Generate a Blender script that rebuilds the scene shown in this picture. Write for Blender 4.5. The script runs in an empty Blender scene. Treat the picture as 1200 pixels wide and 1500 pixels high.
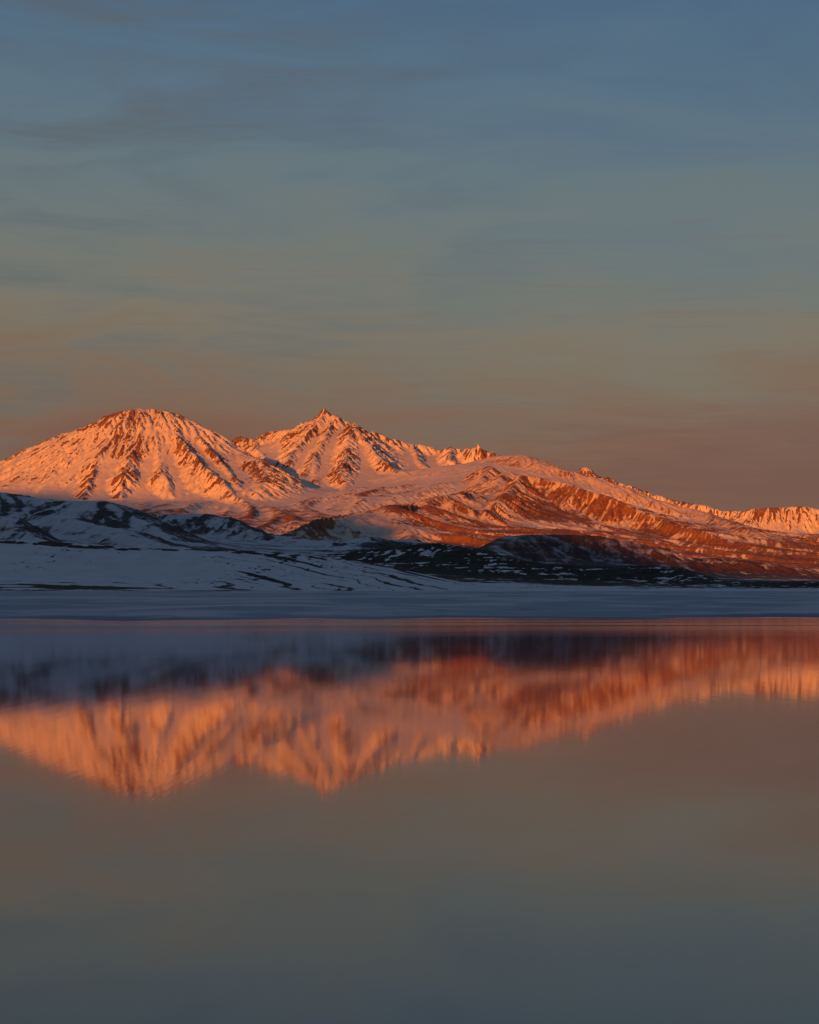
import bpy, math, time
import numpy as np

T0 = time.time()
# ------------------------------------------------------------------ camera
FPX = 3541.0          # focal length in pixels of the 1200x1500 photograph (85 mm on a 36 mm tall frame)
HORIZON = 880.0
CAM_Z = 3.0
PITCH = math.atan((HORIZON - 750.0) / FPX)
scene = bpy.context.scene
cam_data = bpy.data.cameras.new("camera")
cam = bpy.data.objects.new("camera", cam_data)
scene.collection.objects.link(cam)
cam_data.sensor_fit = 'VERTICAL'
cam_data.sensor_height = 36.0
cam_data.lens = 36.0 * FPX / 1500.0
cam_data.clip_start = 0.1
cam_data.clip_end = 120000.0
cam.location = (0, 0, CAM_Z)
cam.rotation_euler = (math.radians(90) + PITCH, 0, 0)
scene.camera = cam
scene.view_settings.view_transform = 'Standard'
scene.view_settings.look = 'None'
scene.view_settings.exposure = 0.0
scene.view_settings.gamma = 1.0

# ------------------------------------------------------------------ sun and sky
SUN_AZ = math.radians(17)       # light travels towards (sin, cos): from behind the left shoulder
SUN_EL = math.radians(6.0)
sun_data = bpy.data.lights.new("sun", 'SUN')
sun_data.energy = 5.0
sun_data.angle = math.radians(0.5)
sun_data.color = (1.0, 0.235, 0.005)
sun = bpy.data.objects.new("sun", sun_data)
scene.collection.objects.link(sun)
U = np.array([math.sin(SUN_AZ), math.cos(SUN_AZ)])
from mathutils import Vector
sun.rotation_euler = Vector((U[0]*math.cos(SUN_EL), U[1]*math.cos(SUN_EL), -math.sin(SUN_EL))).to_track_quat('-Z', 'Y').to_euler()

def srgb(r, g, b):
    return tuple(((c/255)/12.92 if c/255 <= 0.04045 else ((c/255+0.055)/1.055)**2.4) for c in (r, g, b)) + (1.0,)

class NT:
    """tiny helper to write node trees"""
    def __init__(self, tree):
        self.t = tree
    def n(self, typ, **kw):
        nd = self.t.nodes.new(typ)
        ins = kw.pop('ins', {})
        for k, v in kw.items():
            setattr(nd, k, v)
        for k, v in ins.items():
            self.put(nd.inputs[k], v)
        return nd
    def put(self, sock, v):
        if isinstance(v, bpy.types.NodeSocket):
            self.t.links.new(v, sock)
        else:
            sock.default_value = v
    def math(self, op, a, b=0.0, c=None, clamp=False):
        nd = self.n('ShaderNodeMath', operation=op, use_clamp=clamp)
        self.put(nd.inputs[0], a); self.put(nd.inputs[1], b)
        if c is not None: self.put(nd.inputs[2], c)
        return nd.outputs[0]
    def noise(self, vec, scale, detail=4, rough=0.55, dist=0.0, lac=2.0):
        nd = self.n('ShaderNodeTexNoise', noise_dimensions='3D')
        self.put(nd.inputs['Vector'], vec)
        for k, v in (('Scale', scale), ('Detail', detail), ('Roughness', rough), ('Distortion', dist), ('Lacunarity', lac)):
            nd.inputs[k].default_value = v
        return nd.outputs['Fac']
    def mapping(self, vec, scale=(1, 1, 1), rot=(0, 0, 0), loc=(0, 0, 0)):
        nd = self.n('ShaderNodeMapping')
        self.put(nd.inputs['Vector'], vec)
        nd.inputs['Scale'].default_value = scale; nd.inputs['Rotation'].default_value = rot; nd.inputs['Location'].default_value = loc
        return nd.outputs[0]
    def ramp01(self, x, a, b, smooth=True):
        nd = self.n('ShaderNodeMapRange', interpolation_type='SMOOTHSTEP' if smooth else 'LINEAR', clamp=True)
        self.put(nd.inputs['Value'], x)
        nd.inputs['From Min'].default_value = a; nd.inputs['From Max'].default_value = b
        return nd.outputs['Result']
    def mix(self, f, a, b, blend='MIX'):
        nd = self.n('ShaderNodeMix', data_type='RGBA', blend_type=blend)
        self.put(nd.inputs['Factor'], f); self.put(nd.inputs[6], a); self.put(nd.inputs[7], b)
        return nd.outputs[2]
    def cramp(self, x, stops, interp='LINEAR'):
        nd = self.n('ShaderNodeValToRGB')
        self.put(nd.inputs[0], x)
        cr = nd.color_ramp; cr.interpolation = interp
        while len(cr.elements) < len(stops): cr.elements.new(0.5)
        for e, (p, c) in zip(cr.elements, stops):
            e.position = p; e.color = c
        return nd.outputs[0]

world = bpy.data.worlds.new("World")
scene.world = world
world.use_nodes = True
world.node_tree.nodes.clear()
w = NT(world.node_tree)
tc = w.n('ShaderNodeTexCoord').outputs['Generated']
sep = w.n('ShaderNodeSeparateXYZ'); w.put(sep.inputs[0], tc)
# elevation in degrees / 90
elev = w.math('DIVIDE', w.math('MULTIPLY', w.math('ARCSINE', sep.outputs['Z'], clamp=False), 180/math.pi), 90.0)
azi = w.math('ARCTAN2', sep.outputs['X'], sep.outputs['Y'])
# faint high cirrus: the haze layers bend the gradient a little
cl_vec = w.n('ShaderNodeCombineXYZ'); w.put(cl_vec.inputs[0], w.math('MULTIPLY', azi, 5.0)); w.put(cl_vec.inputs[1], w.math('MULTIPLY', elev, 120.0))
cloud = w.noise(w.mapping(cl_vec.outputs[0], scale=(1, 1, 1), rot=(0, 0, 0.06)), 1.0, 6, 0.55, 0.6)
cloud2 = w.noise(w.mapping(cl_vec.outputs[0], scale=(2.5, 4.0, 1), rot=(0, 0, -0.05), loc=(3, 1, 0)), 1.0, 5, 0.6, 1.0)
cl3 = w.n('ShaderNodeCombineXYZ'); w.put(cl3.inputs[0], w.math('MULTIPLY', azi, 7.0)); w.put(cl3.inputs[1], w.math('MULTIPLY', elev, 46.0))
cloud3 = w.noise(w.mapping(cl3.outputs[0], rot=(0, 0, 0.35), loc=(1.3, 4.2, 0)), 1.0, 5, 0.55, 1.2)
cloud4 = w.noise(w.mapping(cl3.outputs[0], scale=(2.2, 7.0, 1), rot=(0, 0, 0.12), loc=(7.3, 2.2, 0)), 1.0, 6, 0.62, 1.6)
left = w.ramp01(azi, 0.12, -0.17)      # haze is thicker to the left
wob = w.math('ADD', w.math('MULTIPLY', w.math('SUBTRACT', cloud, 0.5), 0.010), w.math('MULTIPLY', w.math('SUBTRACT', cloud3, 0.5), 0.05))
e2 = w.math('SUBTRACT', w.math('ADD', elev, wob), w.math('MULTIPLY', left, 0.008))
d = 1/90.0
SKY = [(0.0, srgb(110, 76, 66)), (2.3*d, srgb(121, 79, 62)), (3.5*d, srgb(126, 91, 70)), (4.6*d, srgb(125, 100, 78)),
       (5.9*d, srgb(124, 113, 95)), (7.6*d, srgb(112, 117, 110)), (9.4*d, srgb(103, 117, 121)), (11.5*d, srgb(89, 112, 129)),
       (14*d, srgb(76, 103, 128)), (22*d, srgb(68, 90, 116)), (40*d, srgb(56, 71, 94)), (1.0, srgb(44, 56, 76))]
skycol = w.cramp(e2, SKY)
lowsky = w.ramp01(elev, 11*d, 5*d)
streak = w.math('MULTIPLY', w.ramp01(cloud2, 0.52, 0.75), w.math('MULTIPLY_ADD', lowsky, 0.22, 0.05))
skycol = w.mix(streak, skycol, srgb(118, 84, 70))
veil = w.math('MULTIPLY', w.ramp01(cloud3, 0.42, 0.68), w.math('MULTIPLY_ADD', left, 0.62, 0.14))
veil = w.math('MULTIPLY', veil, w.math('MULTIPLY_ADD', w.ramp01(cloud4, 0.3, 0.7), 0.6, 0.4))
skycol = w.mix(veil, skycol, srgb(96, 96, 94))
bank = w.math('MULTIPLY', w.ramp01(w.math('ADD', w.math('MULTIPLY', azi, 2.0), cloud4), 0.55, 0.85), w.math('MULTIPLY', w.ramp01(elev, 5.2*d, 3.6*d), 0.6))
skycol = w.mix(bank, skycol, srgb(112, 78, 68))
bg_ramp = w.n('ShaderNodeBackground'); w.put(bg_ramp.inputs['Color'], skycol); bg_ramp.inputs['Strength'].default_value = 0.93
nish = w.n('ShaderNodeTexSky', sky_type='NISHITA', sun_disc=False, sun_elevation=SUN_EL,
           sun_rotation=math.atan2(-U[0], -U[1]), altitude=2000, air_density=1.0, dust_density=1.5, ozone_density=2.0)
bg_n = w.n('ShaderNodeBackground'); w.put(bg_n.inputs['Color'], nish.outputs[0]); bg_n.inputs['Strength'].default_value = 0.006
add = w.n('ShaderNodeAddShader'); w.put(add.inputs[0], bg_ramp.outputs[0]); w.put(add.inputs[1], bg_n.outputs[0])
wo = w.n('ShaderNodeOutputWorld'); w.put(wo.inputs['Surface'], add.outputs[0])

# ------------------------------------------------------------------ numeric helpers
def world(px, py, dkm):
    """a point dkm away in depth that the photograph shows at (px, py); returns metres"""
    x = (px - 600.0)/FPX; u = (750.0 - py)/FPX
    Y = math.cos(PITCH) - u*math.sin(PITCH); Z = math.sin(PITCH) + u*math.cos(PITCH)
    D = dkm*1000.0
    return np.array([D*x/Y, D, CAM_Z + D*Z/Y])

def lattice(seed):
    return np.random.RandomState(seed).rand(256, 256).astype(np.float32)
LAT = {}
def vnoise(x, y, seed=0):
    if seed not in LAT: LAT[seed] = lattice(seed)
    L = LAT[seed]
    xi = np.floor(x); yi = np.floor(y)
    fx = (x - xi).astype(np.float32); fy = (y - yi).astype(np.float32)
    fx = fx*fx*fx*(fx*(fx*6-15)+10); fy = fy*fy*fy*(fy*(fy*6-15)+10)
    xi = xi.astype(np.int64) & 255; yi = yi.astype(np.int64) & 255
    x1 = (xi+1) & 255; y1 = (yi+1) & 255
    return (L[xi, yi]*(1-fx) + L[x1, yi]*fx)*(1-fy) + (L[xi, y1]*(1-fx) + L[x1, y1]*fx)*fy
def fbm(x, y, octaves=5, gain=0.5, seed=0, ridged=False):
    s = 0; a = 1.0; tot = 0
    c, sn = math.cos(0.6), math.sin(0.6)
    for o in range(octaves):
        v = vnoise(x, y, seed+o)
        if ridged:
            v = 1 - abs(2*v-1); v = v*v
        s = s + a*v; tot += a
        x, y = (c*x - sn*y)*2.03 + 17.3, (sn*x + c*y)*2.03 + 9.1
        a *= gain
    return s/tot
def blur(h, r):
    if r < 1: return h
    for ax in (0, 1):
        for _ in range(2):
            p = np.concatenate([np.repeat(h.take([0], ax), r, ax), h, np.repeat(h.take([-1], ax), r, ax)], ax)
            c = np.cumsum(p, axis=ax, dtype=np.float64)
            c = np.concatenate([np.zeros_like(c.take([0], ax)), c], ax)
            n = h.shape[ax]
            h = (c.take(range(2*r+1, 2*r+1+n), ax) - c.take(range(0, n), ax))/(2*r+1)
    return h.astype(np.float32)
def sample(a, i, j):
    i = np.clip(i, 0, a.shape[0]-1.001); j = np.clip(j, 0, a.shape[1]-1.001)
    i0 = i.astype(np.int32); j0 = j.astype(np.int32); fi = i-i0; fj = j-j0
    return (a[i0, j0]*(1-fj)+a[i0, j0+1]*fj)*(1-fi) + (a[i0+1, j0]*(1-fj)+a[i0+1, j0+1]*fj)*fi
def lic(noise, h, steps, dx, dy, blur_r=3):
    """noise smeared along the fall line of h"""
    g = blur(h, blur_r)
    gi, gj = np.gradient(g, dx, dy)
    m = np.sqrt(gi*gi+gj*gj)+1e-6
    vi = (gi/m/dx*min(dx, dy)).astype(np.float32); vj = (gj/m/dy*min(dx, dy)).astype(np.float32)
    I, J = np.meshgrid(np.arange(h.shape[0], dtype=np.float32), np.arange(h.shape[1], dtype=np.float32), indexing='ij')
    acc = noise.copy(); cnt = 1.0
    for sgn in (1, -1):
        pi, pj = I.copy(), J.copy()
        for k in range(steps):
            a = np.clip(pi, 0, h.shape[0]-1).astype(np.int32); b = np.clip(pj, 0, h.shape[1]-1).astype(np.int32)
            pi += sgn*vi[a, b]; pj += sgn*vj[a, b]
            wgt = 1 - k/steps
            acc += wgt*noise[np.clip(pi, 0, h.shape[0]-1).astype(np.int32), np.clip(pj, 0, h.shape[1]-1).astype(np.int32)]
            cnt += wgt
    acc = acc/cnt
    return (acc-acc.mean())/(acc.std()+1e-9)
def lic_half(seed, br, h, steps, dx, dy, gb=5):
    hh_ = h[::2, ::2]
    f = lic(blur(np.random.RandomState(seed).rand(*hh_.shape).astype(np.float32), br), hh_, steps, dx*2, dy*2, gb)
    I, J = np.meshgrid(np.arange(h.shape[0])/2.0, np.arange(h.shape[1])/2.0, indexing='ij')
    return sample(f, I, J).astype(np.float32)
def erode(h, cell, batches=8, n=30000, steps=45, seed=5, cap=1.2, ero=0.3, dep=0.12, inertia=0.1):
    """water droplets running down the slope, cutting gullies and laying fans; h in metres"""
    rs = np.random.RandomState(seed)
    orig = h.copy(); h = (h/cell).astype(np.float64)
    NI, NJ = h.shape
    for b in range(batches):
        x = rs.rand(n)*(NI-3)+1; y = rs.rand(n)*(NJ-3)+1
        dx = np.zeros(n); dy = np.zeros(n); v = np.ones(n); wat = np.ones(n); sed = np.zeros(n)
        for s in range(steps):
            i = x.astype(np.int32); j = y.astype(np.int32); fx = x-i; fy = y-j
            k = i*NJ+j; hf = h.ravel()
            h00 = hf[k]; h10 = hf[k+NJ]; h01 = hf[k+1]; h11 = hf[k+NJ+1]
            gx = (h10-h00)*(1-fy)+(h11-h01)*fy; gy = (h01-h00)*(1-fx)+(h11-h10)*fx
            h0 = h00*(1-fx)*(1-fy)+h10*fx*(1-fy)+h01*(1-fx)*fy+h11*fx*fy
            dx = dx*inertia-gx*(1-inertia); dy = dy*inertia-gy*(1-inertia)
            l = np.sqrt(dx*dx+dy*dy)+1e-9; dx /= l; dy /= l
            nx = np.clip(x+dx, 1, NI-2.001); ny = np.clip(y+dy, 1, NJ-2.001)
            i2 = nx.astype(np.int32); j2 = ny.astype(np.int32); fx2 = nx-i2; fy2 = ny-j2; k2 = i2*NJ+j2
            h1 = hf[k2]*(1-fx2)*(1-fy2)+hf[k2+NJ]*fx2*(1-fy2)+hf[k2+1]*(1-fx2)*fy2+hf[k2+NJ+1]*fx2*fy2
            dh = h1-h0
            c = np.maximum(-dh, 0.01)*v*wat*cap
            up = dh > 0
            over = sed > c
            act = (x > 5) & (x < NI-6) & (y > 5) & (y < NJ-6)
            amt = act*np.where(up, np.minimum(dh, sed), np.where(over, (sed-c)*dep, -np.minimum((c-sed)*ero, -dh)))
            sed = sed-amt
            for kk, wg in ((k, (1-fx)*(1-fy)), (k+NJ, fx*(1-fy)), (k+1, (1-fx)*fy), (k+NJ+1, fx*fy)):
                hf += np.bincount(kk, weights=amt*wg, minlength=NI*NJ)
            v = np.sqrt(np.maximum(v*v-dh*4, 0.01)); v = np.minimum(v, 4); wat *= 0.98
            x, y = nx, ny
            h = hf.reshape(NI, NJ)
    return np.clip(h*cell, orig-45, orig+25).astype(np.float32)

class Grid:
    def __init__(s, x0, x1, y0, y1, dx, dy):
        s.x = np.arange(x0, x1+dx*.5, dx); s.y = np.arange(y0, y1+dy*.5, dy); s.dx = dx; s.dy = dy
        s.X, s.Y = np.meshgrid(s.x.astype(np.float32), s.y.astype(np.float32), indexing='ij')
        s.h = None; s.owner = np.zeros(s.X.shape, np.int32)
    def base(s, pts, smooth=0.0):
        """smooth surface through control points (thin plate)"""
        P = np.array([world(*p) for p in pts]); sc = 1000.0
        A = P[:, :2]/sc; n = len(A)
        def phi(r2): return 0.5*r2*np.log(r2+1e-12)
        K = phi(((A[:, None]-A[None])**2).sum(-1)) + np.eye(n)*smooth
        Q = np.c_[np.ones(n), A]
        M = np.block([[K, Q], [Q.T, np.zeros((3, 3))]])
        sol = np.linalg.solve(M, np.r_[P[:, 2], 0, 0, 0])
        xs = s.x[::6]; ys = s.y[::6]
        Xc, Yc = np.meshgrid(xs/sc, ys/sc, indexing='ij')
        z = sol[n]+sol[n+1]*Xc+sol[n+2]*Yc
        for i in range(n): z += sol[i]*phi((Xc-A[i, 0])**2+(Yc-A[i, 1])**2)
        I, J = np.meshgrid(np.arange(len(s.x))/6.0, np.arange(len(s.y))/6.0, indexing='ij')
        s.h = sample(z, I, J).astype(np.float32)
        return s.h
    def ridges(s, rl, warp=22.0, wl=260.0, seed=40, kx=1.15):
        """raise ridge lines: (owner, S, L, round, [(px,py,D)...]); flanks fall by S, easing over depth L"""
        wx = (fbm(s.X/wl, s.Y/wl, 3, seed=seed)-.5)*2*warp; wy = (fbm(s.X/wl+31, s.Y/wl+7, 3, seed=seed+9)-.5)*2*warp
        XX = s.X+wx; YY = s.Y+wy
        for own, S, L, rnd, pts in rl:
            P = [world(*p) for p in pts]
            fa = min(S, max(0.62*S, 0.2)) if S > 0.15 else S
            best = np.full(s.h.shape, -1e9, np.float32)
            for a, b in zip(P[:-1], P[1:]):
                R = min(max(a[2], b[2])/fa + 100, 3600)
                i0, i1 = np.searchsorted(s.x, [min(a[0], b[0])-R, max(a[0], b[0])+R]); j0, j1 = np.searchsorted(s.y, [min(a[1], b[1])-R, max(a[1], b[1])+R])
                if i1 <= i0 or j1 <= j0: continue
                x = XX[i0:i1, j0:j1]; y = YY[i0:i1, j0:j1]
                ab = b[:2]-a[:2]; t = np.clip((kx*kx*(x-a[0])*ab[0]+(y-a[1])*ab[1])/(kx*kx*ab[0]**2+ab[1]**2+1e-6), 0, 1)
                dd = np.sqrt((kx*(x-a[0]-t*ab[0]))**2+(y-a[1]-t*ab[1])**2)
                de = np.sqrt(dd*dd+rnd*rnd)-rnd
                drop = (S-fa)*L*(1-np.exp(-de/L)) + fa*de
                z = (a[2]+t*(b[2]-a[2])-drop)
                z = np.where(dd > R, -1e9, z)
                best[i0:i1, j0:j1] = np.maximum(best[i0:i1, j0:j1], z)
            k = 14.0                          # smooth maximum
            dlt = best-s.h
            m = np.maximum(k-np.abs(dlt), 0)/k
            s.owner = np.where(dlt > 0, own, s.owner)
            s.h = (np.maximum(best, s.h)+m*m*k*0.25).astype(np.float32)
    def build(s, name, mat, mask=None, attrs=None, props=None):
        NI, NJ = s.h.shape
        f = np.ones((NI-1, NJ-1), bool) if mask is None else mask[:-1, :-1]
        ii, jj = np.nonzero(f)
        k = ii*NJ+jj
        quads = np.stack([k, k+NJ, k+NJ+1, k+1], 1)
        used = np.zeros(NI*NJ, bool); used[quads.ravel()] = True
        remap = np.cumsum(used)-1
        q = remap[quads].astype(np.int32)
        co = np.stack([s.X.ravel()[used], s.Y.ravel()[used], s.h.ravel()[used]], 1).astype(np.float32)
        me = bpy.data.meshes.new(name)
        me.vertices.add(len(co)); me.vertices.foreach_set('co', co.ravel())
        me.loops.add(q.size); me.loops.foreach_set('vertex_index', q.ravel())
        me.polygons.add(len(q)); me.polygons.foreach_set('loop_start', np.arange(0, q.size, 4, dtype=np.int32))
        me.polygons.foreach_set('use_smooth', np.ones(len(q), bool))
        me.update(calc_edges=True)
        for an, av in (attrs or {}).items():
            at = me.attributes.new(an, 'FLOAT', 'POINT'); at.data.foreach_set('value', av.ravel()[used].astype(np.float32))
        me.materials.append(mat)
        ob = bpy.data.objects.new(name, me); scene.collection.objects.link(ob)
        for kk, vv in (props or {}).items(): ob[kk] = vv
        return ob
def props(label, cat, kind='structure', group=None):
    dct = {'label': label, 'category': cat, 'kind': kind}
    if group: dct['group'] = group
    return dct

# ------------------------------------------------------------------ materials
def new_mat(name):
    m = bpy.data.materials.new(name); m.use_nodes = True; m.node_tree.nodes.clear()
    return m, NT(m.node_tree)
def finish(nt, bsdf):
    o = nt.n('ShaderNodeOutputMaterial'); nt.put(o.inputs['Surface'], bsdf.outputs[0])

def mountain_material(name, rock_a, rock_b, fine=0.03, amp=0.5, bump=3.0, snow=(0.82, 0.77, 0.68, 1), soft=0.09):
    """snow over bare rock; the 'snow' attribute says how deep the snow lies"""
    m, n = new_mat(name)
    pos = n.n('ShaderNodeNewGeometry').outputs['Position']
    sn = n.n('ShaderNodeAttribute', attribute_name='snow').outputs['Fac']
    n1 = n.noise(pos, fine, 6, 0.68)
    n2 = n.noise(n.mapping(pos, scale=(1, 1, 2.2)), fine*0.22, 4, 0.6)
    cover = n.math('ADD', sn, n.math('MULTIPLY', n.math('SUBTRACT', n1, 0.5), amp))
    cover = n.math('ADD', cover, n.math('MULTIPLY', n.math('SUBTRACT', n2, 0.5), amp*0.5))
    f = n.ramp01(cover, 0.5-soft, 0.5+soft)
    rock = n.mix(n.ramp01(n.noise(pos, fine*0.6, 5, 0.7), 0.3, 0.7), rock_a, rock_b)
    snowc = n.mix(n.ramp01(n.noise(pos, fine*0.3, 4, 0.6), 0.35, 0.7), snow, tuple(c*0.88 for c in snow[:3])+(1,))
    col = n.mix(f, rock, snowc)
    bh = n.math('MULTIPLY', n.noise(pos, fine*1.6, 6, 0.72), n.math('MULTIPLY_ADD', f, -0.75, 1.0))
    b = n.n('ShaderNodeBump'); b.inputs['Distance'].default_value = bump; b.inputs['Strength'].default_value = 0.9; n.put(b.inputs['Height'], bh)
    p = n.n('ShaderNodeBsdfPrincipled'); n.put(p.inputs['Base Color'], col); p.inputs['Roughness'].default_value = 0.85
    p.inputs['Specular IOR Level'].default_value = 0.15
    n.put(p.inputs['Normal'], b.outputs[0])
    finish(n, p)
    return m

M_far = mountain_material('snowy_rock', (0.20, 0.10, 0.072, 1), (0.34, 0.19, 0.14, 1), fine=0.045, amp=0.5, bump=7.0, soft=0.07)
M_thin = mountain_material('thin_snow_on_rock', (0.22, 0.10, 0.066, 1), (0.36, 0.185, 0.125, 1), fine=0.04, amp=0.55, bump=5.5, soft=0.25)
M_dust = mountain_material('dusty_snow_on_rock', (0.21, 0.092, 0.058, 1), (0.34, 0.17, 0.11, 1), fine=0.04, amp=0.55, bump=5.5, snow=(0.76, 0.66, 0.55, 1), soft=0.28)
M_mid = mountain_material('snowy_tundra', (0.065, 0.062, 0.068, 1), (0.14, 0.13, 0.132, 1), fine=0.07, amp=0.6, bump=2.0, snow=(0.74, 0.76, 0.80, 1), soft=0.30)
M_near = mountain_material('snow_and_scrub', (0.024, 0.019, 0.015, 1), (0.075, 0.054, 0.034, 1), fine=0.11, amp=0.55, bump=0.3, snow=(0.84, 0.84, 0.86, 1), soft=0.10)

# ------------------------------------------------------------------ far mountains
far = Grid(-2900, 2900, 6900, 16600, 7.0, 10.0)
far.base([
    # apron below the dome and the foreland
    (-150, 730, 10.8), (0, 735, 10.8), (100, 742, 10.3), (200, 738, 10.5), (300, 738, 10.3), (350, 745, 9.8), (250, 760, 9.2), (400, 780, 8.4),
    (300, 790, 8.0), (430, 802, 7.6), (0, 765, 9), (0, 800, 7.4), (200, 802, 7.6), (-200, 800, 7.4),
    # snow bowl and glacier
    (400, 736, 10.8), (400, 704, 12), (415, 684, 12.8), (395, 668, 13.6), (360, 670, 13.8),
    # smooth ice slope up to the plateau
    (460, 745, 10.3), (560, 722, 10.9), (610, 696, 12), (650, 685, 12.6), (705, 674, 13), (620, 735, 10.4), (520, 762, 9.2), (560, 775, 8.4), (600, 790, 7.8),
    (470, 732, 12), (540, 716, 12.0), (450, 726, 13), (520, 708, 13.2), (600, 694, 13.2), (560, 700, 13.8), (430, 715, 13.6),
    # plateau of the right massif
    (728, 673, 12.6), (765, 673, 12.3), (800, 689, 12), (860, 708, 11.8), (900, 722, 11.5), (960, 744, 11.2), (1010, 760, 11.0), (1100, 790, 10.5), (1200, 815, 9.6), (1350, 822, 10), (1200, 812, 11.6), (1100, 795, 11.8), (1010, 772, 12.2), (900, 738, 12.8), (800, 712, 13.6), (1350, 812, 11.6),
    # foot of the cliffs
    (720, 800, 7.8), (800, 792, 8.5), (900, 800, 8.4), (950, 808, 8.2), (1000, 820, 7.8), (1100, 840, 7.5), (1200, 850, 7.3), (1350, 850, 7.3),
    # behind
    (0, 720, 15), (300, 700, 15.6), (600, 680, 15.6), (900, 760, 13.6), (1100, 790, 12.8), (1200, 795, 13), (1000, 770, 16.4), (1350, 790, 13), (-200, 730, 14.5),
], smooth=0.3)
DOME, PEAK, MASSIF, FARR = 1, 2, 3, 4
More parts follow.
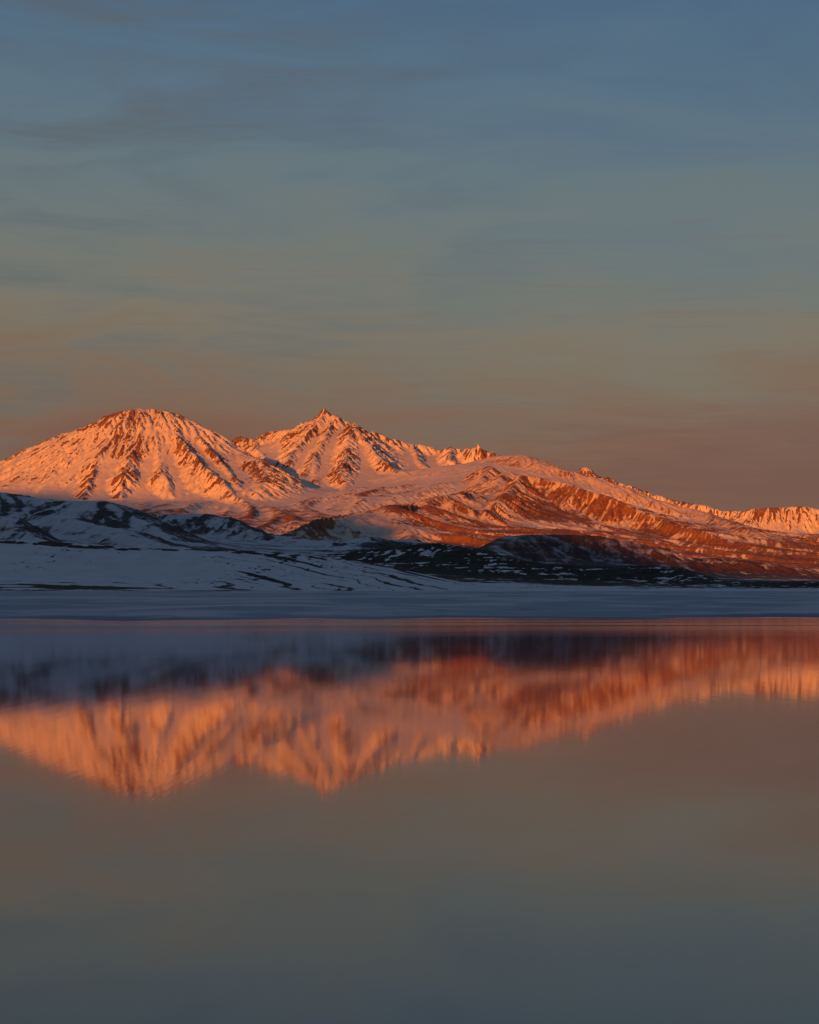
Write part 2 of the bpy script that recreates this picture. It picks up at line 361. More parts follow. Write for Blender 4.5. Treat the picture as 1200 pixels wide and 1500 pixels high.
far.ridges([
    (PEAK, 0.75, 900, 10, [(250, 675, 15.2), (340, 645, 14.6), (354, 639, 14.6), (372, 644, 14.6), (400, 632, 14.5), (430, 628, 14.4), (450, 611, 14.3), (464, 603, 14.2), (474, 596, 14.2), (487, 601, 14.2), (495, 612, 14.15), (503, 627, 14.1)]),
    (PEAK, 0.75, 900, 12, [(503, 627, 14.1), (516, 619, 13.8), (532, 626, 13.9), (560, 638, 14.0), (600, 651, 14.2), (618, 652, 14.2), (632, 657, 14.2), (642, 662, 14.2), (655, 656, 14.1), (672, 662, 14.1)]),
    (PEAK, 1.1, 700, 5, [(672, 663, 13.9), (682, 657, 13.9), (690, 656, 13.8), (699, 650, 13.8), (706, 655, 13.8), (716, 657, 13.8), (730, 666, 13.7), (760, 680, 13.8)]),
    # spurs of the sharp peak
    (PEAK, 0.66, 800, 12, [(474, 601, 14.2), (456, 628, 13.9), (436, 652, 13.5), (420, 672, 13.1)]),
    (PEAK, 0.66, 800, 12, [(490, 606, 14.15), (478, 636, 13.7), (460, 668, 13.1), (444, 698, 12.5), (428, 724, 11.8)]),
    (PEAK, 0.62, 700, 12, [(460, 668, 13.1), (462, 692, 12.6), (470, 714, 12.0)]),
    (PEAK, 0.62, 800, 20, [(518, 620, 13.8), (512, 643, 13.4), (508, 662, 13.0), (500, 688, 12.4), (506, 712, 11.8), (518, 732, 11.2)]),
    (PEAK, 0.6, 700, 8, [(518, 620, 13.8), (540, 650, 13.3), (562, 675, 12.8), (590, 690, 12.4), (615, 697, 12.1)]),
    (PEAK, 0.75, 600, 6, [(430, 628, 14.4), (425, 650, 13.9), (418, 672, 13.4)]),
    (PEAK, 0.7, 600, 6, [(372, 644, 14.6), (380, 660, 14.0), (392, 676, 13.3)]),
    (PEAK, 0.7, 500, 6, [(600, 651, 14.2), (612, 672, 13.6), (628, 684, 13.1)]),
    (PEAK, 0.7, 500, 6, [(655, 656, 14.1), (662, 672, 13.5)]),
    (DOME, 0.45, 1500, 60, [(-150, 712, 13.0), (0, 674, 12.9), (40, 666, 12.8), (82, 650, 12.7), (105, 634, 12.6), (135, 622, 12.5)]),
    (DOME, 0.62, 1200, 90, [(-100, 735, 11.8), (0, 697, 11.9), (50, 668, 12.0), (100, 644, 12.1), (130, 630, 12.1), (158, 615, 12.1), (185, 604, 12.1), (205, 600, 12.1), (235, 602, 12.1), (260, 611, 12.1), (290, 626, 12.0), (315, 641, 12.0), (340, 657, 11.9), (358, 666, 11.8), (375, 671, 11.6), (388, 684, 11.4), (393, 696, 11.2), (386, 708, 11.0), (372, 718, 10.8)]),
    (DOME, 0.70, 700, 10, [(238, 601, 12.1), (262, 634, 11.8), (282, 660, 11.5), (305, 685, 11.2), (330, 708, 10.9), (348, 728, 10.6)]),
    (DOME, 0.70, 700, 10, [(262, 608, 12.1), (290, 640, 11.85), (315, 662, 11.6), (335, 688, 11.3), (352, 712, 10.9)]),
    (DOME, 0.65, 700, 14, [(205, 598, 12.1), (195, 649, 11.7), (188, 684, 11.3), (175, 719, 10.9)]),
    (DOME, 0.65, 700, 14, [(222, 598, 12.1), (232, 654, 11.7), (240, 694, 11.2), (250, 724, 10.9)]),
    (DOME, 0.65, 700, 10, [(160, 608, 12.1), (148, 654, 11.7), (135, 694, 11.3), (115, 734, 10.8)]),
    (DOME, 0.60, 700, 10, [(110, 632, 12.1), (85, 679, 11.7), (60, 714, 11.3), (30, 744, 10.9)]),
    (DOME, 0.60, 700, 10, [(60, 662, 12.0), (25, 700, 11.6), (-20, 735, 11.2)]),
    (FARR, 0.62, 900, 10, [(820, 700, 15.2), (846, 690, 15.2), (856, 684, 15.2), (862, 687, 15.2), (868, 693, 15.2), (880, 696, 15.2), (892, 701, 15.2), (930, 713, 15.2), (965, 727, 15.2), (1000, 737, 15.2), (1030, 741, 15.0), (1060, 748, 14.9), (1085, 748, 14.8), (1110, 744, 14.7), (1140, 743, 14.7), (1168, 742, 14.7), (1185, 744, 14.7), (1205, 749, 14.7), (1300, 760, 14.8), (1420, 790, 15)]),
    # right massif: plateau edge, cliff rim, spurs
    (MASSIF, 0.40, 1500, 60, [(705, 674, 12.9), (728, 668, 12.6), (765, 667, 12.3), (800, 681, 12), (830, 689, 11.9), (860, 698, 11.8), (900, 711, 11.6), (960, 731, 11.4), (1010, 745, 11.3), (1060, 760, 11.0), (1095, 772, 10.6), (1130, 790, 10.3), (1200, 806, 10.0)]),
    (MASSIF, 0.62, 600, 8, [(758, 697, 10.5), (768, 692, 10.5), (800, 701, 10.4), (830, 708, 10.3), (855, 716, 10.2), (880, 724, 10.1), (905, 733, 10.0), (935, 746, 9.9), (965, 755, 9.8), (1000, 768, 9.6), (1045, 783, 9.3), (1090, 795, 9.0), (1130, 806, 8.8), (1165, 820, 8.6), (1200, 832, 8.4), (1280, 850, 8.1)]),
    (MASSIF, 0.50, 700, 14, [(768, 692, 10.5), (752, 712, 10.2), (730, 738, 9.7), (700, 765, 9.1), (668, 790, 8.5), (640, 812, 7.9)]),
    (MASSIF, 0.48, 800, 14, [(718, 682, 11.4), (708, 700, 11.1), (690, 722, 10.6), (655, 743, 10.1), (620, 760, 9.6), (585, 778, 9.0)]),
    (MASSIF, 0.40, 700, 14, [(745, 690, 10.9), (728, 706, 10.6), (712, 730, 10.2), (690, 752, 9.7), (660, 772, 9.2)]),
    (MASSIF, 0.42, 600, 14, [(560, 716, 11.2), (530, 735, 10.6), (500, 758, 9.8), (475, 785, 8.8)]),
    (MASSIF, 0.36, 600, 18, [(440, 745, 10.2), (430, 765, 9.3), (450, 790, 8.2)]),
    (6, 0.34, 700, 40, [(432, 802, 7.35), (448, 786, 7.6), (470, 770, 7.8), (495, 760, 8.0), (520, 754, 8.2), (555, 749, 8.5), (600, 744, 8.9), (650, 733, 9.6), (690, 722, 10.2)]),
    (6, 0.36, 500, 20, [(560, 752, 8.5), (585, 768, 8.1), (605, 788, 7.7)]),
    (5, 0.2, 600, 18, [(320, 738, 10.4), (350, 755, 9.6), (390, 780, 8.6), (410, 795, 8.0)]),
])
h = far.h
dist_weight = np.clip((far.Y-6900)/500, 0, 1)
H0 = blur(h, 6)
gx, gy = np.gradient(H0, far.dx, far.dy); slope0 = np.sqrt(gx*gx+gy*gy)
own = far.owner
rugged = blur(np.select([own == DOME, own == PEAK, own == MASSIF, own == FARR], [0.72, 0.98, 0.34, 1.0], 0.30).astype(np.float32), 8)
rugged = rugged*np.clip(slope0*2.4, 0.10, 1.0)
# ribs and gullies down the fall line, three sizes
rs = np.random.RandomState(3)
W = rs.rand(*h.shape).astype(np.float32)
r1 = lic(blur(W, 6), h, 60, far.dx, far.dy, 8)
r2 = lic(blur(rs.rand(*h.shape).astype(np.float32), 2), h, 36, far.dx, far.dy, 5)
r3 = lic(rs.rand(*h.shape).astype(np.float32), h, 22, far.dx, far.dy, 3)
h = h + rugged*(-np.abs(r1)*9+7 - np.abs(r2)*6+4 + r3*2.2)
h = h + rugged*((fbm(far.X/420, far.Y/420, 5, 0.5, 11, True)-.45)*30+(fbm(far.X/110, far.Y/130, 4, 0.6, 15, True)-.45)*14)
foot = blur(((own == 6) | ((own == 0) & (H0 < 450)) | ((own == 0) & (far.Y < 11300) & (far.X > -350) & (H0 < 600)) | ((own == MASSIF) & (H0 < 430) & (far.X < 700))).astype(np.float32), 8)
g1 = lic_half(301, 5, H0, 90, far.dx, far.dy, 8); g2 = lic_half(302, 2, H0, 60, far.dx, far.dy, 6)
h = h + foot*(1+0.5*np.clip((far.X+600)/300, 0, 1))*(-np.abs(g1)*16+12 - np.abs(g2)*8+5)
# crags on the crests
lap = H0-blur(H0, 14)
crest = np.clip(lap/14, 0, 1)*rugged*blur(np.where(own == DOME, 0.35, 1.0).astype(np.float32), 5)
h = h + crest*(fbm(far.X/45, far.Y/45, 4, 0.6, 21, True)-.4)*26
h = erode(h.astype(np.float32), 8.5, batches=9, n=60000, steps=50)
h = h.astype(np.float32)
far.h = h
# snow depth
Hs = blur(h, 1)
gx, gy = np.gradient(Hs, far.dx, far.dy); slope = np.sqrt(gx*gx+gy*gy)
curv = h-blur(h, 3); curv2 = h-blur(h, 10)
W2 = rs.rand(*h.shape).astype(np.float32)
f1 = lic(W2, h, 18, far.dx, far.dy, 4); f2 = lic(rs.rand(*h.shape).astype(np.float32), h, 8, far.dx, far.dy, 2)
flow = -np.abs(r2)*0.35+0.25+f1*0.7+f2*0.5
zz = h
strata = fbm(zz/26+fbm(far.X/900, far.Y/900, 2, seed=60)*3, far.X/1500, 3, 0.6, 61)
patch = fbm(far.X/500, far.Y/500, 5, 0.55, 71)
steep = np.clip(blur(slope, 4)*2.2-0.35, 0, 1)
snow = 0.98 - 0.45*np.clip(slope-0.36, 0, 1.4) - np.clip(curv*0.018, -0.15, 0.18) - 0.002*np.clip(curv2, -20, 25) + 0.27*flow*steep - 0.11*steep
snow = snow - (patch-0.5)*0.8*np.clip(slope*2, 0.2, 1)
cb = fbm(zz/9+fbm(far.X/400, far.Y/400, 3, seed=62)*5, far.X/260, 3, 0.6, 63)
snow = snow - foot*(0.20 + (cb-.5)*0.65 - f1*0.10 - f2*0.08 - np.clip(np.abs(g1)*0.22-0.12, -1, .2) - np.clip(np.abs(g2)*0.2-0.1, -1, .2) + (patch-.5)*0.5)
pers = np.select([own == DOME, own == PEAK, own == MASSIF, own == FARR, own == 6], [0.02, 0.05, -0.28, -0.02, -0.10], -0.20).astype(np.float32)
pers = blur(pers, 5)
# the lower ground carries thinner snow, the plateaus a thick one
low = np.clip((430-zz)/300, 0, 1)
snow = snow + pers - 0.34*low + 0.28*np.clip((zz-380)/120, 0, 1)*(own == 0) + (strata-0.5)*np.where(own == MASSIF, 0.75, 0.35) + 0.10*(f1*0.6+f2*0.6)*(own == MASSIF)
plateau = blur(((own == MASSIF) & (zz > 400) & (slope0 < 0.28)).astype(np.float32), 5)
snow = snow + 0.45*plateau
RIM = [world(*p_) for p_ in [(768, 692, 10.5), (800, 701, 10.4), (830, 708, 10.3), (855, 716, 10.2), (880, 724, 10.1), (905, 733, 10.0), (935, 746, 9.9), (965, 755, 9.8), (1000, 768, 9.6), (1045, 783, 9.3), (1090, 795, 9.0), (1130, 806, 8.8), (1200, 832, 8.4)]]
rx = [p_[0] for p_ in RIM]
rel = np.interp(far.X, rx, [p_[2] for p_ in RIM])-zz; front = np.interp(far.X, rx, [p_[1] for p_ in RIM])+60-far.Y
wb = (fbm(far.X/160, far.Y/400, 4, 0.55, 205)-.5)
onf = (own == MASSIF)*np.clip(front/40, 0, 1)*np.clip((far.X-rx[0]+20)/60, 0, 1)*np.clip((1500-far.X)/300, 0, 1)
ledge = fbm(zz/11, far.X/500, 3, 0.6, 207)
chute = lic_half(303, 1, H0, 40, far.dx, far.dy, 6)
band = np.clip((rel-8)/12, 0, 1)*np.clip((115+120*wb-rel)/25, 0, 1)
talus = np.clip((rel-105-100*wb)/30, 0, 1)*np.clip((330-rel)/60, 0, 1)
snow = snow + onf*(-band*(0.30+(ledge-.5)*0.9-0.10*chute) + talus*(0.10*chute-0.06))
snow = snow - 0.05*(own == MASSIF)*low + 0.30*onf*0 + 0.28*(own == MASSIF)*np.clip(1-np.abs(rel+4)/16, 0, 1)*np.clip((far.X-rx[0])/60, 0, 1)*np.clip(1-np.abs(front-60)/160, 0, 1)
for px_, py_, dk_, r_, am_ in [(345, 680, 11.5, 160, 0.16), (372, 690, 11.3, 120, 0.30), (385, 700, 11.1, 90, 0.25), (450, 690, 12.4, 130, 0.16), (436, 722, 11.6, 110, 0.20), (492, 690, 12.3, 110, 0.16), (172, 690, 11.4, 120, 0.14)]:
    q_ = world(px_, py_, dk_)
    snow = snow - am_*np.exp(-(((far.X-q_[0])/r_)**2+((far.Y-q_[1])/(3.0*r_))**2))
q_ = world(520, 765, 8.0)
snow = snow + 0.42*np.exp(-(((far.X-q_[0])/260)**2+((far.Y-q_[1])/650)**2))*(own == 6)
far_attr = {'snow': snow}
inview = np.abs(far.X) < far.Y*0.205+420
parts = [
    ('snow_mountain', DOME, 'broad dome topped snow mountain glowing orange at the left', 'mountain'),
    ('craggy_mountain', PEAK, 'sharp craggy snow peak with jagged skyline, left of the centre behind the ice slope', 'mountain'),
    ('cliff_mountain', MASSIF, 'long red brown massif with a cliff band and smooth snow plateau sloping down to the right', 'mountain'),
    ('bluish_spur', 6, 'streaked spur whose nose lies in blue shadow at the centre, below the sharp peak', 'spur'),
    ('far_ridge', FARR, 'furrowed snowy ridge farthest away at the right edge', 'ridge'),
]
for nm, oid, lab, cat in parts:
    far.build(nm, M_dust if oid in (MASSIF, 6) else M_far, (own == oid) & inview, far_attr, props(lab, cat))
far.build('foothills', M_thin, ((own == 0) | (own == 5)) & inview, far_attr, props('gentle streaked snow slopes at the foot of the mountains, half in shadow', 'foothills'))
print('far', round(time.time()-T0, 1))

# ------------------------------------------------------------------ middle hills
mid = Grid(-1500, 1600, 3150, 7700, 5.0, 7.0)
mid.base([
    (-150, 800, 3.3), (0, 806, 3.3), (200, 812, 3.3), (400, 820, 3.3), (600, 830, 3.3), (800, 848, 3.3), (1000, 862, 3.3), (1200, 866, 3.3), (1400, 866, 3.3),
    (0, 795, 4.3), (200, 805, 4.3), (400, 806, 4.3), (600, 812, 4.3), (800, 832, 4.3), (1000, 850, 4.3), (1200, 854, 4.3),
    (0, 745, 5.6), (200, 785, 5.0), (400, 806, 5.8), (600, 806, 5.8), (700, 822, 5.2), (800, 826, 5.2), (1000, 846, 5.2), (1200, 854, 5.2),
    (100, 790, 6.4), (400, 806, 6.6), (700, 815, 6.8), (1000, 840, 6.8), (1200, 850, 6.8), (0, 795, 7.5), (400, 812, 7.5), (700, 815, 7.6), (1000, 838, 7.6), (1200, 852, 7.6), (1400, 856, 7.0), (-200, 790, 6.5),
], smooth=0.1)
C1, C2, DH, FH, GH = 1, 2, 3, 4, 5
mid.ridges([
    (C1, 0.34, 900, 40, [(-150, 706, 5.3), (-80, 714, 5.2), (0, 720, 5.1), (50, 725, 5.1), (100, 734, 5.0), (125, 733, 4.95), (145, 733, 4.9), (170, 739, 4.9), (185, 746, 4.9), (197, 757, 4.85), (215, 772, 4.7), (245, 788, 4.5), (290, 799, 4.2)]),
    (C1, 0.30, 600, 30, [(-40, 757, 4.5), (30, 754, 4.5), (100, 753, 4.4), (125, 760, 4.3), (170, 775, 4.1), (215, 789, 3.9), (260, 800, 3.7)]),
    (C1, 0.42, 400, 10, [(-30, 758, 4.1), (8, 757, 4.05), (20, 761, 4.0), (28, 772, 3.9), (50, 786, 3.8)]),
    (C2, 0.40, 700, 40, [(190, 762, 5.8), (230, 753, 5.8), (280, 752, 5.8), (305, 752, 5.75), (325, 758, 5.7), (350, 770, 5.6), (380, 781, 5.5), (410, 785, 5.5), (450, 790, 5.4), (490, 795, 5.3)]),
    (C2, 0.36, 400, 20, [(430, 800, 4.9), (480, 801, 4.8), (520, 797, 4.8), (560, 792, 4.9), (600, 794, 4.9), (660, 803, 4.9)]),
    (DH, 0.36, 700, 90, [(440, 800, 6.5), (452, 796, 6.6), (475, 791, 6.7), (505, 793, 6.8), (540, 788, 6.85), (575, 790, 6.9), (605, 789, 6.95), (635, 794, 6.9), (660, 800, 6.8), (690, 808, 6.6)]),
    (FH, 0.42, 800, 36, [(700, 815, 5.0), (720, 804, 5.2), (738, 793, 5.35), (755, 786, 5.5), (775, 783, 5.6), (810, 783, 5.65), (850, 785, 5.7), (890, 789, 5.75), (930, 796, 5.8), (965, 805, 5.85), (1000, 817, 5.9), (1025, 828, 5.9)]),
    (GH, 0.36, 500, 30, [(1003, 842, 5.5), (1006, 828, 5.7), (1018, 818, 5.9), (1040, 817, 6.0), (1080, 820, 6.2), (1120, 827, 6.3), (1160, 832, 6.4), (1200, 834, 6.6), (1300, 840, 6.7)]),
], warp=30, wl=300, kx=1.4)
h = mid.h; own = mid.owner
H0 = blur(h, 5); gx, gy = np.gradient(H0, mid.dx, mid.dy); slope0 = np.sqrt(gx*gx+gy*gy)
W = rs.rand(*h.shape).astype(np.float32)
q1 = lic(blur(W, 4), h, 40, mid.dx, mid.dy, 6); q2 = lic(rs.rand(*h.shape).astype(np.float32), h, 24, mid.dx, mid.dy, 4)
rg = np.clip(slope0*4, 0.1, 1)
h = h + rg*(-np.abs(q1)*4+3 + q2*0.8) + rg*(fbm(mid.X/260, mid.Y/260, 6, 0.5, 81, True)-.45)*14
h = erode(h.astype(np.float32), 6.0, batches=5, n=40000, steps=45, seed=8)
mid.h = h.astype(np.float32)
gx, gy = np.gradient(blur(h, 1), mid.dx, mid.dy); slope = np.sqrt(gx*gx+gy*gy)
curv = h-blur(h, 3)
bands = fbm(h/6+fbm(mid.X/500, mid.Y/500, 3, seed=91)*2.5, mid.X/700, 3, 0.6, 92)
patch = fbm(mid.X/260, mid.Y/260, 5, 0.55, 95)
right_face = np.clip(gx*-3.2, 0, 0.5)          # wind-scoured eastern faces
q3 = lic(rs.rand(*h.shape).astype(np.float32), mid.h, 9, mid.dx, mid.dy, 2); fine_ = fbm(mid.X/28, mid.Y/45, 4, 0.65, 97)
tops = np.clip((blur(h, 2)-blur(h, 12))/6, 0, 0.35)
snow = 0.84 - 0.9*np.clip(slope-0.2, 0, 1) - np.clip(curv*0.05, -.2, .2) - (patch-.5)*np.where(own >= 4, 0.2, 0.45) + (bands-.5)*1.1 + 0.16*q2*np.clip(slope*4, 0, 1) + 0.10*q3 - right_face*1.1*(own != 4) + (fine_-.5)*1.1 + tops
p2 = blur(np.select([own == C1, own == C2, own == DH, own == FH, own == GH], [-0.15, -0.34, -0.16, -0.10, -0.22], 0.0).astype(np.float32), 4)
snow = snow + p2 - 0.45*((own == 0) & (mid.X > 300))*np.clip((mid.X-300)/200, 0, 1)
snow = np.where(own == FH, 0.40 + 0.25*np.clip(1-np.abs(blur(h, 1)-world(850, 785, 5.7)[2])/12, 0, 1) + (fine_-.5)*1.2 + (bands-.5)*0.9 + (patch-.5)*0.15 - 0.5*np.clip(slope-0.25, 0, 1), snow)
mid_attr = {'snow': snow}
inview = np.abs(mid.X) < mid.Y*0.205+260
mid_parts = [
    ('snowy_hill', C1, 'pale shaded snow hill with dark outcrops at the left edge below the dome mountain', 'hill'),
    ('rounded_hill', C2, 'dark blue rounded hill in shadow right of the pale snow hill', 'hill'),
    ('low_hill', DH, 'row of low blue grey hummocks in front of the blue shadowed spur at the centre', 'hill'),
    ('table_hill', FH, 'dark purple flat topped hill below the cliffs, turning red to its right', 'hill'),
    ('reddish_hill', GH, 'low red brown hill at the right behind the dark shore', 'hill'),
]
for nm, oid, lab, cat in mid_parts:
    mid.build(nm, M_mid if oid < 4 else mountain_material('red_tundra', (0.085, 0.050, 0.052, 1), (0.17, 0.095, 0.082, 1), fine=0.07, amp=0.6, bump=1.5, snow=(0.62, 0.60, 0.64, 1), soft=0.30),
              (own == oid) & inview, mid_attr, props(lab, cat))
mid.build('valley_floor', M_mid, (own == 0) & inview, mid_attr, props('dark patchy valley floor between the hills', 'valley'))
print('mid', round(time.time()-T0, 1))

ZF = world(600, 866.5, 1.5)[2]
def shore_edge(X):
    return 430 + (fbm(X/110, X*0+1.5, 6, 0.6, 170)-.5)*480 - X*0.12
def zshore(X, Y):
    e0 = 430 + (fbm(X/110, X*0+1.5, 6, 0.6, 170)-.5)*480 - X*0.12
    t = (Y-e0)/(1500-e0)
    z = ZF*t
    return z + np.clip((Y-e0)/120, 0, 1)*np.clip((1520-Y)/200, 0, 1)*(fbm(X/220, Y/110, 3, 0.5, 175)-.5)*0.9 - 0.02
# ------------------------------------------------------------------ near shore hills
near = Grid(-760, 760, 1450, 3350, 2.0, 3.0)
near.base([
    (-200, 866.5, 1.5), (0, 866.5, 1.5), (300, 866.5, 1.5), (600, 866.5, 1.5), (900, 866.5, 1.5), (1200, 866.5, 1.5), (1400, 866.5, 1.5),
    (0, 865, 1.75), (300, 865, 1.75), (600, 866, 1.75), (900, 866, 1.8), (1200, 866, 1.8),
    (700, 862, 2.0), (860, 864, 2.0), (1000, 864.5, 2.1), (1200, 864, 2.1), (760, 854, 2.4), (820, 855, 2.4), (900, 862, 2.4), (1060, 862, 2.4), (1200, 861, 2.4),
    (0, 800, 3.3), (300, 812, 3.3), (500, 820, 3.3), (700, 840, 3.35), (900, 850, 3.35), (1100, 862, 3.3), (1300, 862, 3.3),
], smooth=0.02)
BH, EH = 1, 2
near.ridges([
    (BH, 0.20, 900, 50, [(-150, 780, 2.55), (-60, 785, 2.5), (0, 790, 2.5), (60, 793, 2.5), (120, 797, 2.5), (200, 803, 2.45), (260, 805, 2.42), (330, 806, 2.4), (400, 809, 2.38), (450, 814, 2.35), (500, 821, 2.3), (545, 831, 2.22), (580, 842, 2.12), (612, 853, 2.0), (640, 863, 1.88)]),
    (EH, 0.28, 900, 40, [(430, 815, 3.1), (490, 810, 3.1), (540, 805, 3.1), (580, 800, 3.1), (610, 797, 3.08), (645, 796, 3.05), (680, 800, 3.0), (705, 804, 2.98), (730, 812, 2.95), (760, 820, 2.92), (800, 826, 2.9), (850, 829, 2.9), (910, 830, 2.88), (950, 829, 2.85), (980, 831, 2.82), (1000, 837, 2.78), (1020, 845, 2.72), (1045, 850, 2.65), (1080, 852, 2.6), (1130, 853, 2.6), (1200, 853, 2.6), (1350, 853, 2.6)]),
], warp=8, wl=160, kx=1.6)
h = near.h; own = near.owner
H0 = blur(h, 4); gx, gy = np.gradient(H0, near.dx, near.dy); slope0 = np.sqrt(gx*gx+gy*gy)
amp = blur(np.select([own == BH, own == EH], [0.5, 2.2], 0.5).astype(np.float32), 8)
h = h + amp*(fbm(near.X/110, near.Y/110, 6, 0.5, 101)-.5)*3.4 + amp*(fbm(near.X/18, near.Y/26, 3, 0.5, 111)-.5)*0.7
# long low benches running down to the right across the snow hill
Z0 = blur(h, 3)
wv = (fbm(near.X/170, near.Y/170, 3, seed=120)-.5)
edge = np.array([world(px, 880, 1)[0]/1000 for px in (0,)])
bx = np.clip((near.X+470)/520, 0, 1)                     # benches steepen towards the right end of the hill
tilt = near.X*(0.17+0.10*bx)
def lines(per, sx, th, thr, sd):
    u = (Z0+tilt)/per + (fbm(near.X/150, near.Y/150, 4, 0.55, sd)-.5)*2.2*3.5/per
    k = np.floor(u); fr = np.abs(u-k-.5)
    t = np.clip((vnoise(near.X/sx+k*7.31, k*3.7+near.Y/400, sd+7)-thr)/(1-thr), 0, 1)*th
    return np.clip((t-fr)/0.06+0.5, 0, 1)*(t > 0.01)
streak = lines(5.4, 90.0, 0.27, 0.38, 120)
streak2 = lines(2.4, 34.0, 0.40, 0.56, 140)
base_z = world(0, 866, 1.8)[2]
lowz = np.clip(1-(Z0-base_z)/34, 0, 1)                   # streaks thin out up the hill
scrub = fbm(near.X/16, near.Y/36, 4, 0.65, 140)
m_bh = (own == BH)
BPX = [world(px, py, dk) for px, py, dk in [(-150, 780, 2.55), (0, 790, 2.5), (120, 797, 2.5), (200, 803, 2.45), (330, 806, 2.4), (400, 809, 2.38), (450, 814, 2.35), (500, 821, 2.3), (545, 831, 2.22), (580, 842, 2.12), (612, 853, 2.0), (640, 863, 1.88)]]
yc = np.interp(near.X, [q[0] for q in BPX], [q[1] for q in BPX])
topband = np.clip((near.Y-(yc-58-70*wv))/14, 0, 1)*np.clip((-20-near.X)/120, 0, 1)
dens = np.clip(bx*2.2-0.65, 0, 1)+np.clip(0.9-bx*4, 0, 1)*np.clip(lowz*2-0.5, 0, 1)
own = np.where((own == 0) & (near.Y < yc+40) & (near.Y > 1800) & (near.X < 40+60*wv), BH, own); near.owner = own
sn_b = 1.05 - 0.9*streak*np.clip(dens, 0, 1) - 0.75*streak2*np.clip(dens, 0, 1) - topband*np.clip(0.80+(scrub-.5)*3.6, 0, 1.0)
low_l = np.clip((24-Z0)/6, 0, 1)*np.clip((-150-near.X)/120, 0, 1)
shoreg = 0.9*low_l*np.clip(0.70+(fbm(near.X/60, Z0/1.6+near.X*0.03, 3, 0.6, 153)-.5)*5, 0, 1)+np.clip(1-np.abs(Z0-base_z-2.6-(vnoise(near.X/90, near.X*0+.5, 150)-.5)*4)/1.6, 0, 1)*np.clip(((-120)-near.X)/120, 0, 1)
sn_b = sn_b - 0.8*shoreg
patch = fbm(near.X/34, near.Y/80, 5, 0.62, 160)
lnz = vnoise((Z0+near.X*0.01)/1.6+wv*3, near.X/90, 161)
crest_e = 0.3*np.clip((near.Y-2880)/90, 0, 1)*np.clip((near.X+300)/100, 0, 1)*np.clip((260-near.X)/60, 0, 1)
fine_n = fbm(near.X/7, near.Y/13, 4, 0.65, 180)
sn_e = 0.10 + (fine_n-.5)*2.0 + (patch-.5)*0.5 + (lnz-.5)*0.7 + 0.22*crest_e
sn_0 = np.where(near.X > -320-60*wv, 0.60+0.9*np.clip((2400-near.Y)/200, -0.62, 0.5)*np.clip((520-near.X)/300, 0, 1) + (patch-.5)*1.2 + (lnz-.5)*0.5, 0.9+(patch-.5)*0.8)
sn_0 = sn_0 + np.where(near.X > -230, (fine_n-.5)*1.7, 0)
sn_0 = np.where(near.Y < 1900, 0.95, sn_0)
gr = np.clip(1-np.abs(near.Y-1760-(vnoise(near.X/80, near.X*0+2.5, 151)-.5)*160)/(50+40*vnoise(near.X/30, near.X*0+4.5, 152)), 0, 1)*np.clip((-60-near.X)/100, 0, 1)
sn_0 = sn_0 - 1.2*np.clip(gr*2, 0, 1)*np.clip(0.5+(scrub-.5)*3, 0.2, 1)
specks = np.clip((fbm(near.X/4.5, near.Y/9, 3, 0.6, 170)-.66)*9, 0, 1)*np.clip((fbm(near.X/60, near.Y/120, 3, 0.5, 172)-.45)*5, 0, 1)
snow = np.select([own == BH, own == EH], [sn_b-0.8*specks*(near.Y > 1950), sn_e], sn_0)
snow = blur(snow.astype(np.float32), 0)
bl = np.clip((near.Y-1500)/150, 0, 1); bl = bl*bl*(3-2*bl)
h = (zshore(near.X, near.Y)-0.35)*(1-bl)+h*bl
near.h = h.astype(np.float32)
near_attr = {'snow': snow}
inview = np.abs(near.X) < near.Y*0.19+150
near.build('snow_bank', M_near, (own == BH) & inview, near_attr, props('smooth shaded snow hill with dark slanting grass streaks above the left shore', 'hill'))
near.build('scrub_hill', M_near, (own == EH) & inview, near_attr, props('almost black scrub covered hill along the right shore with thin snow streaks', 'hill'))
near.build('shore_ground', M_near, (own == 0) & inview, near_attr, props('low snowy ground with dark grass behind the frozen shore', 'ground'))
print('near', round(time.time()-T0, 1))

# ------------------------------------------------------------------ frozen shore (snow-covered ice flat)
def strip_mesh(name, xs, ys, zf, mat, pr, af=None):
    X, Y = np.meshgrid(xs, ys, indexing='ij'); Z = zf(X, Y)
    g = Grid.__new__(Grid); g.x = xs; g.y = ys; g.X = X.astype(np.float32); g.Y = Y.astype(np.float32); g.h = Z.astype(np.float32)
    return g.build(name, mat, None, af(X, Y) if af else None, pr)
m, n = new_mat('shore_ice')
pos = n.n('ShaderNodeNewGeometry').outputs['Position']
b1 = n.noise(n.mapping(pos, scale=(0.016, 0.007, 0)), 1.0, 7, 0.62, 0.8)
b2 = n.noise(n.mapping(pos, scale=(0.05, 0.02, 0), loc=(5, 2, 0)), 1.0, 6, 0.65, 0.5)
col = n.mix(n.ramp01(b1, 0.40, 0.60), (0.20, 0.30, 0.46, 1), (0.62, 0.64, 0.68, 1))
col = n.mix(n.math('MAXIMUM', n.ramp01(b2, 0.57, 0.68), n.ramp01(n.math('ADD', n.n('ShaderNodeAttribute', attribute_name='wet').outputs['Fac'], n.math('MULTIPLY', n.math('SUBTRACT', b1, 0.5), 2.0)), 0.45, 0.75)), col, (0.13, 0.21, 0.34, 1))
p = n.n('ShaderNodeBsdfPrincipled'); n.put(p.inputs['Base Color'], col); n.put(p.inputs['Roughness'], n.math('MULTIPLY_ADD', b1, 0.4, 0.35)); p.inputs['Specular IOR Level'].default_value = 0.2
bb = n.n('ShaderNodeBump'); bb.inputs['Distance'].default_value = 0.3; n.put(bb.inputs['Height'], b2); n.put(p.inputs['Normal'], bb.outputs[0])
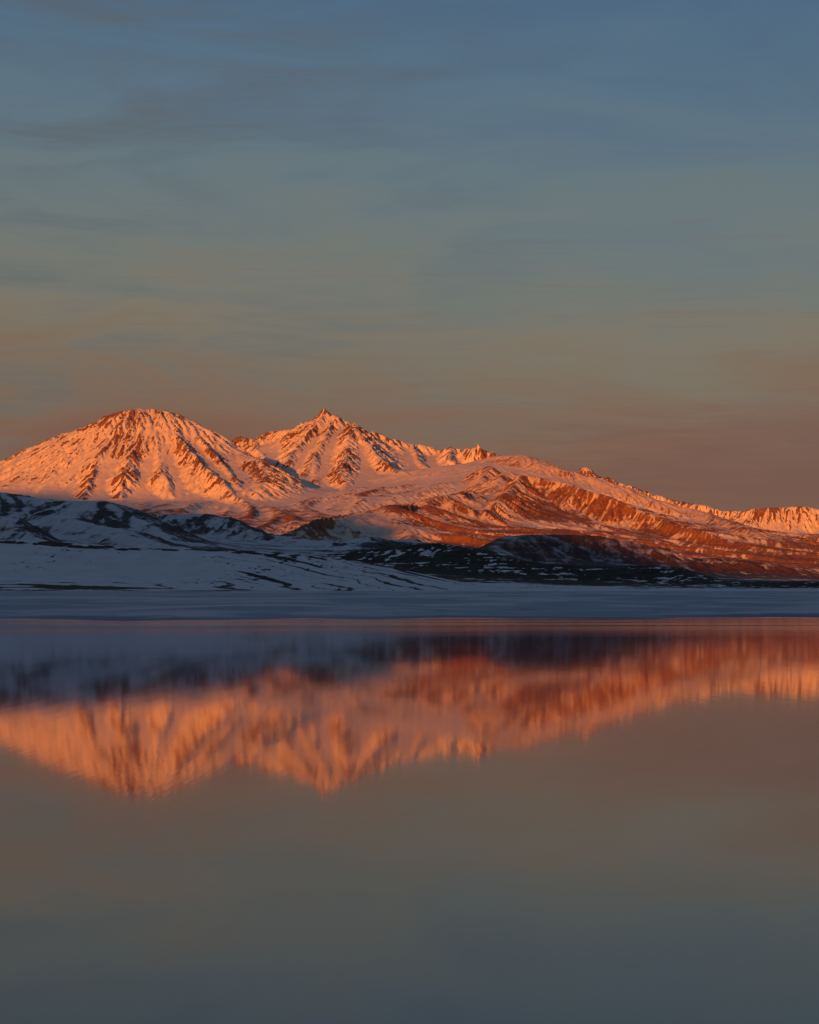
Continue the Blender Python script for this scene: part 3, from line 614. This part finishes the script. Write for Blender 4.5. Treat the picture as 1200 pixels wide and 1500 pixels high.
finish(n, p)
M_ice = m
strip_mesh('frozen_shore', np.arange(-900, 901, 6.0), np.arange(330, 1561, 5.0), zshore, M_ice, props('flat blue grey snow covered ice along the far edge of the lake', 'shore'), lambda X, Y: {'wet': np.clip(1-(Y-shore_edge(X))/95, 0, 1)})

# ------------------------------------------------------------------ lake
m, n = new_mat('lake_water')
pos = n.n('ShaderNodeNewGeometry').outputs['Position']
sp = n.n('ShaderNodeSeparateXYZ'); n.put(sp.inputs[0], pos)
ruf = n.noise(n.mapping(pos, scale=(0.006, 0.03, 0)), 1.0, 4, 0.6, 0.5)
farw = n.ramp01(sp.outputs['Y'], 120, 330)
rough = n.math('ADD', n.math('MULTIPLY', farw, n.math('MULTIPLY_ADD', n.ramp01(ruf, 0.35, 0.65), 0.06, 0.02)), 0.036)
# slow swell lanes, long in the direction away from the viewer, blur the mirror image downwards
s1 = n.noise(n.mapping(pos, scale=(9.0, 0.35, 0)), 1.0, 3, 0.6, 0.2)
s2 = n.noise(n.mapping(pos, scale=(1.1, 0.08, 0)), 1.0, 2, 0.5, 0.3)
hgt = n.math('ADD', n.math('MULTIPLY', s1, 0.0007), n.math('MULTIPLY', s2, 0.002))
bb = n.n('ShaderNodeBump'); bb.inputs['Distance'].default_value = 1.0; bb.inputs['Strength'].default_value = 1.0; n.put(bb.inputs['Height'], hgt)
p = n.n('ShaderNodeBsdfPrincipled'); p.inputs['Base Color'].default_value = (0.005, 0.036, 0.13, 1); n.put(p.inputs['Roughness'], rough)
p.inputs['IOR'].default_value = 1.33; n.put(p.inputs['Normal'], bb.outputs[0])
finish(n, p)
strip_mesh('lake_water', np.linspace(-3000, 3000, 25), np.linspace(-6000, 620, 25), lambda X, Y: X*0, m, props('still dark lake mirroring the orange mountains and the dusk sky', 'lake'))

# ------------------------------------------------------------------ unseen mountain range behind the viewer, crest shaped to shade lake and hills
EDGE = [(60, 724, 10.9, 40), (215, 742, 10.2, 0), (240, 752, 5.8, 60), (425, 790, 8.4, -10), (470, 772, 7.8, 95), (510, 757, 8.1, 80), (560, 756, 8.5, 40), (610, 775, 8.1, 20), (660, 797, 7.7, 0), (860, 787, 5.7, 10), (940, 800, 5.8, -5), (1015, 835, 5.6, 0), (1150, 857, 5.4, 0)]
TE = math.tan(SUN_EL)
pv = []
for px, py, dk, off in EDGE:
    P = world(px, py, dk); s_ = P[0]*U[0]+P[1]*U[1]; v_ = P[0]*U[1]-P[1]*U[0]
    pv.append((v_, P[2]+off+TE*s_, px, py))
pv.sort()
for q in pv: print('edge v %.0f H %.0f  px %d py %d' % q)
vv = np.array([q[0] for q in pv]); hh = np.array([q[1] for q in pv])
S0 = -6000.0
ts = np.arange(-9500, 4001, 60.0); ss = np.arange(-3000, 3001, 75.0)
Tv, Ss = np.meshgrid(ts, ss, indexing='ij')
crest_h = np.interp(Tv, vv, hh) - TE*S0
crest_h = crest_h + (fbm(Tv/300, Tv*0+.5, 4, 0.5, 190)-.5)*30
Hb = np.maximum(crest_h - np.abs(Ss)*0.42 + (np.abs(Ss) > 60)*(fbm(Tv/500, Ss/500, 5, 0.5, 195, True)-.5)*120, -5)
Xb = Tv*U[1]+(Ss+S0)*U[0]; Yb = -Tv*U[0]+(Ss+S0)*U[1]
g = Grid.__new__(Grid); g.X = Xb.astype(np.float32); g.Y = Yb.astype(np.float32); g.h = Hb.astype(np.float32)
g.build('shadow_range', M_far, None, {'snow': np.full(Hb.shape, 0.7, np.float32)+(Hb/3000)}, props('unseen snow mountain range on the opposite side of the lake, crest shaped for its shadow', 'mountain range'))
# wide ground under everything, to the horizon
m, n = new_mat('plain_ground')
pos = n.n('ShaderNodeNewGeometry').outputs['Position']
col = n.mix(n.ramp01(n.noise(pos, 0.002, 6, 0.6), 0.4, 0.6), (0.5, 0.55, 0.62, 1), (0.07, 0.06, 0.05, 1))
p = n.n('ShaderNodeBsdfPrincipled'); n.put(p.inputs['Base Color'], col); p.inputs['Roughness'].default_value = 0.9
finish(n, p)
strip_mesh('ground', np.linspace(-60000, 60000, 21), np.linspace(-60000, 60000, 21), lambda X, Y: X*0-6, m, props('wide snow patched plain around the lake', 'ground'))
print('done', round(time.time()-T0, 1))
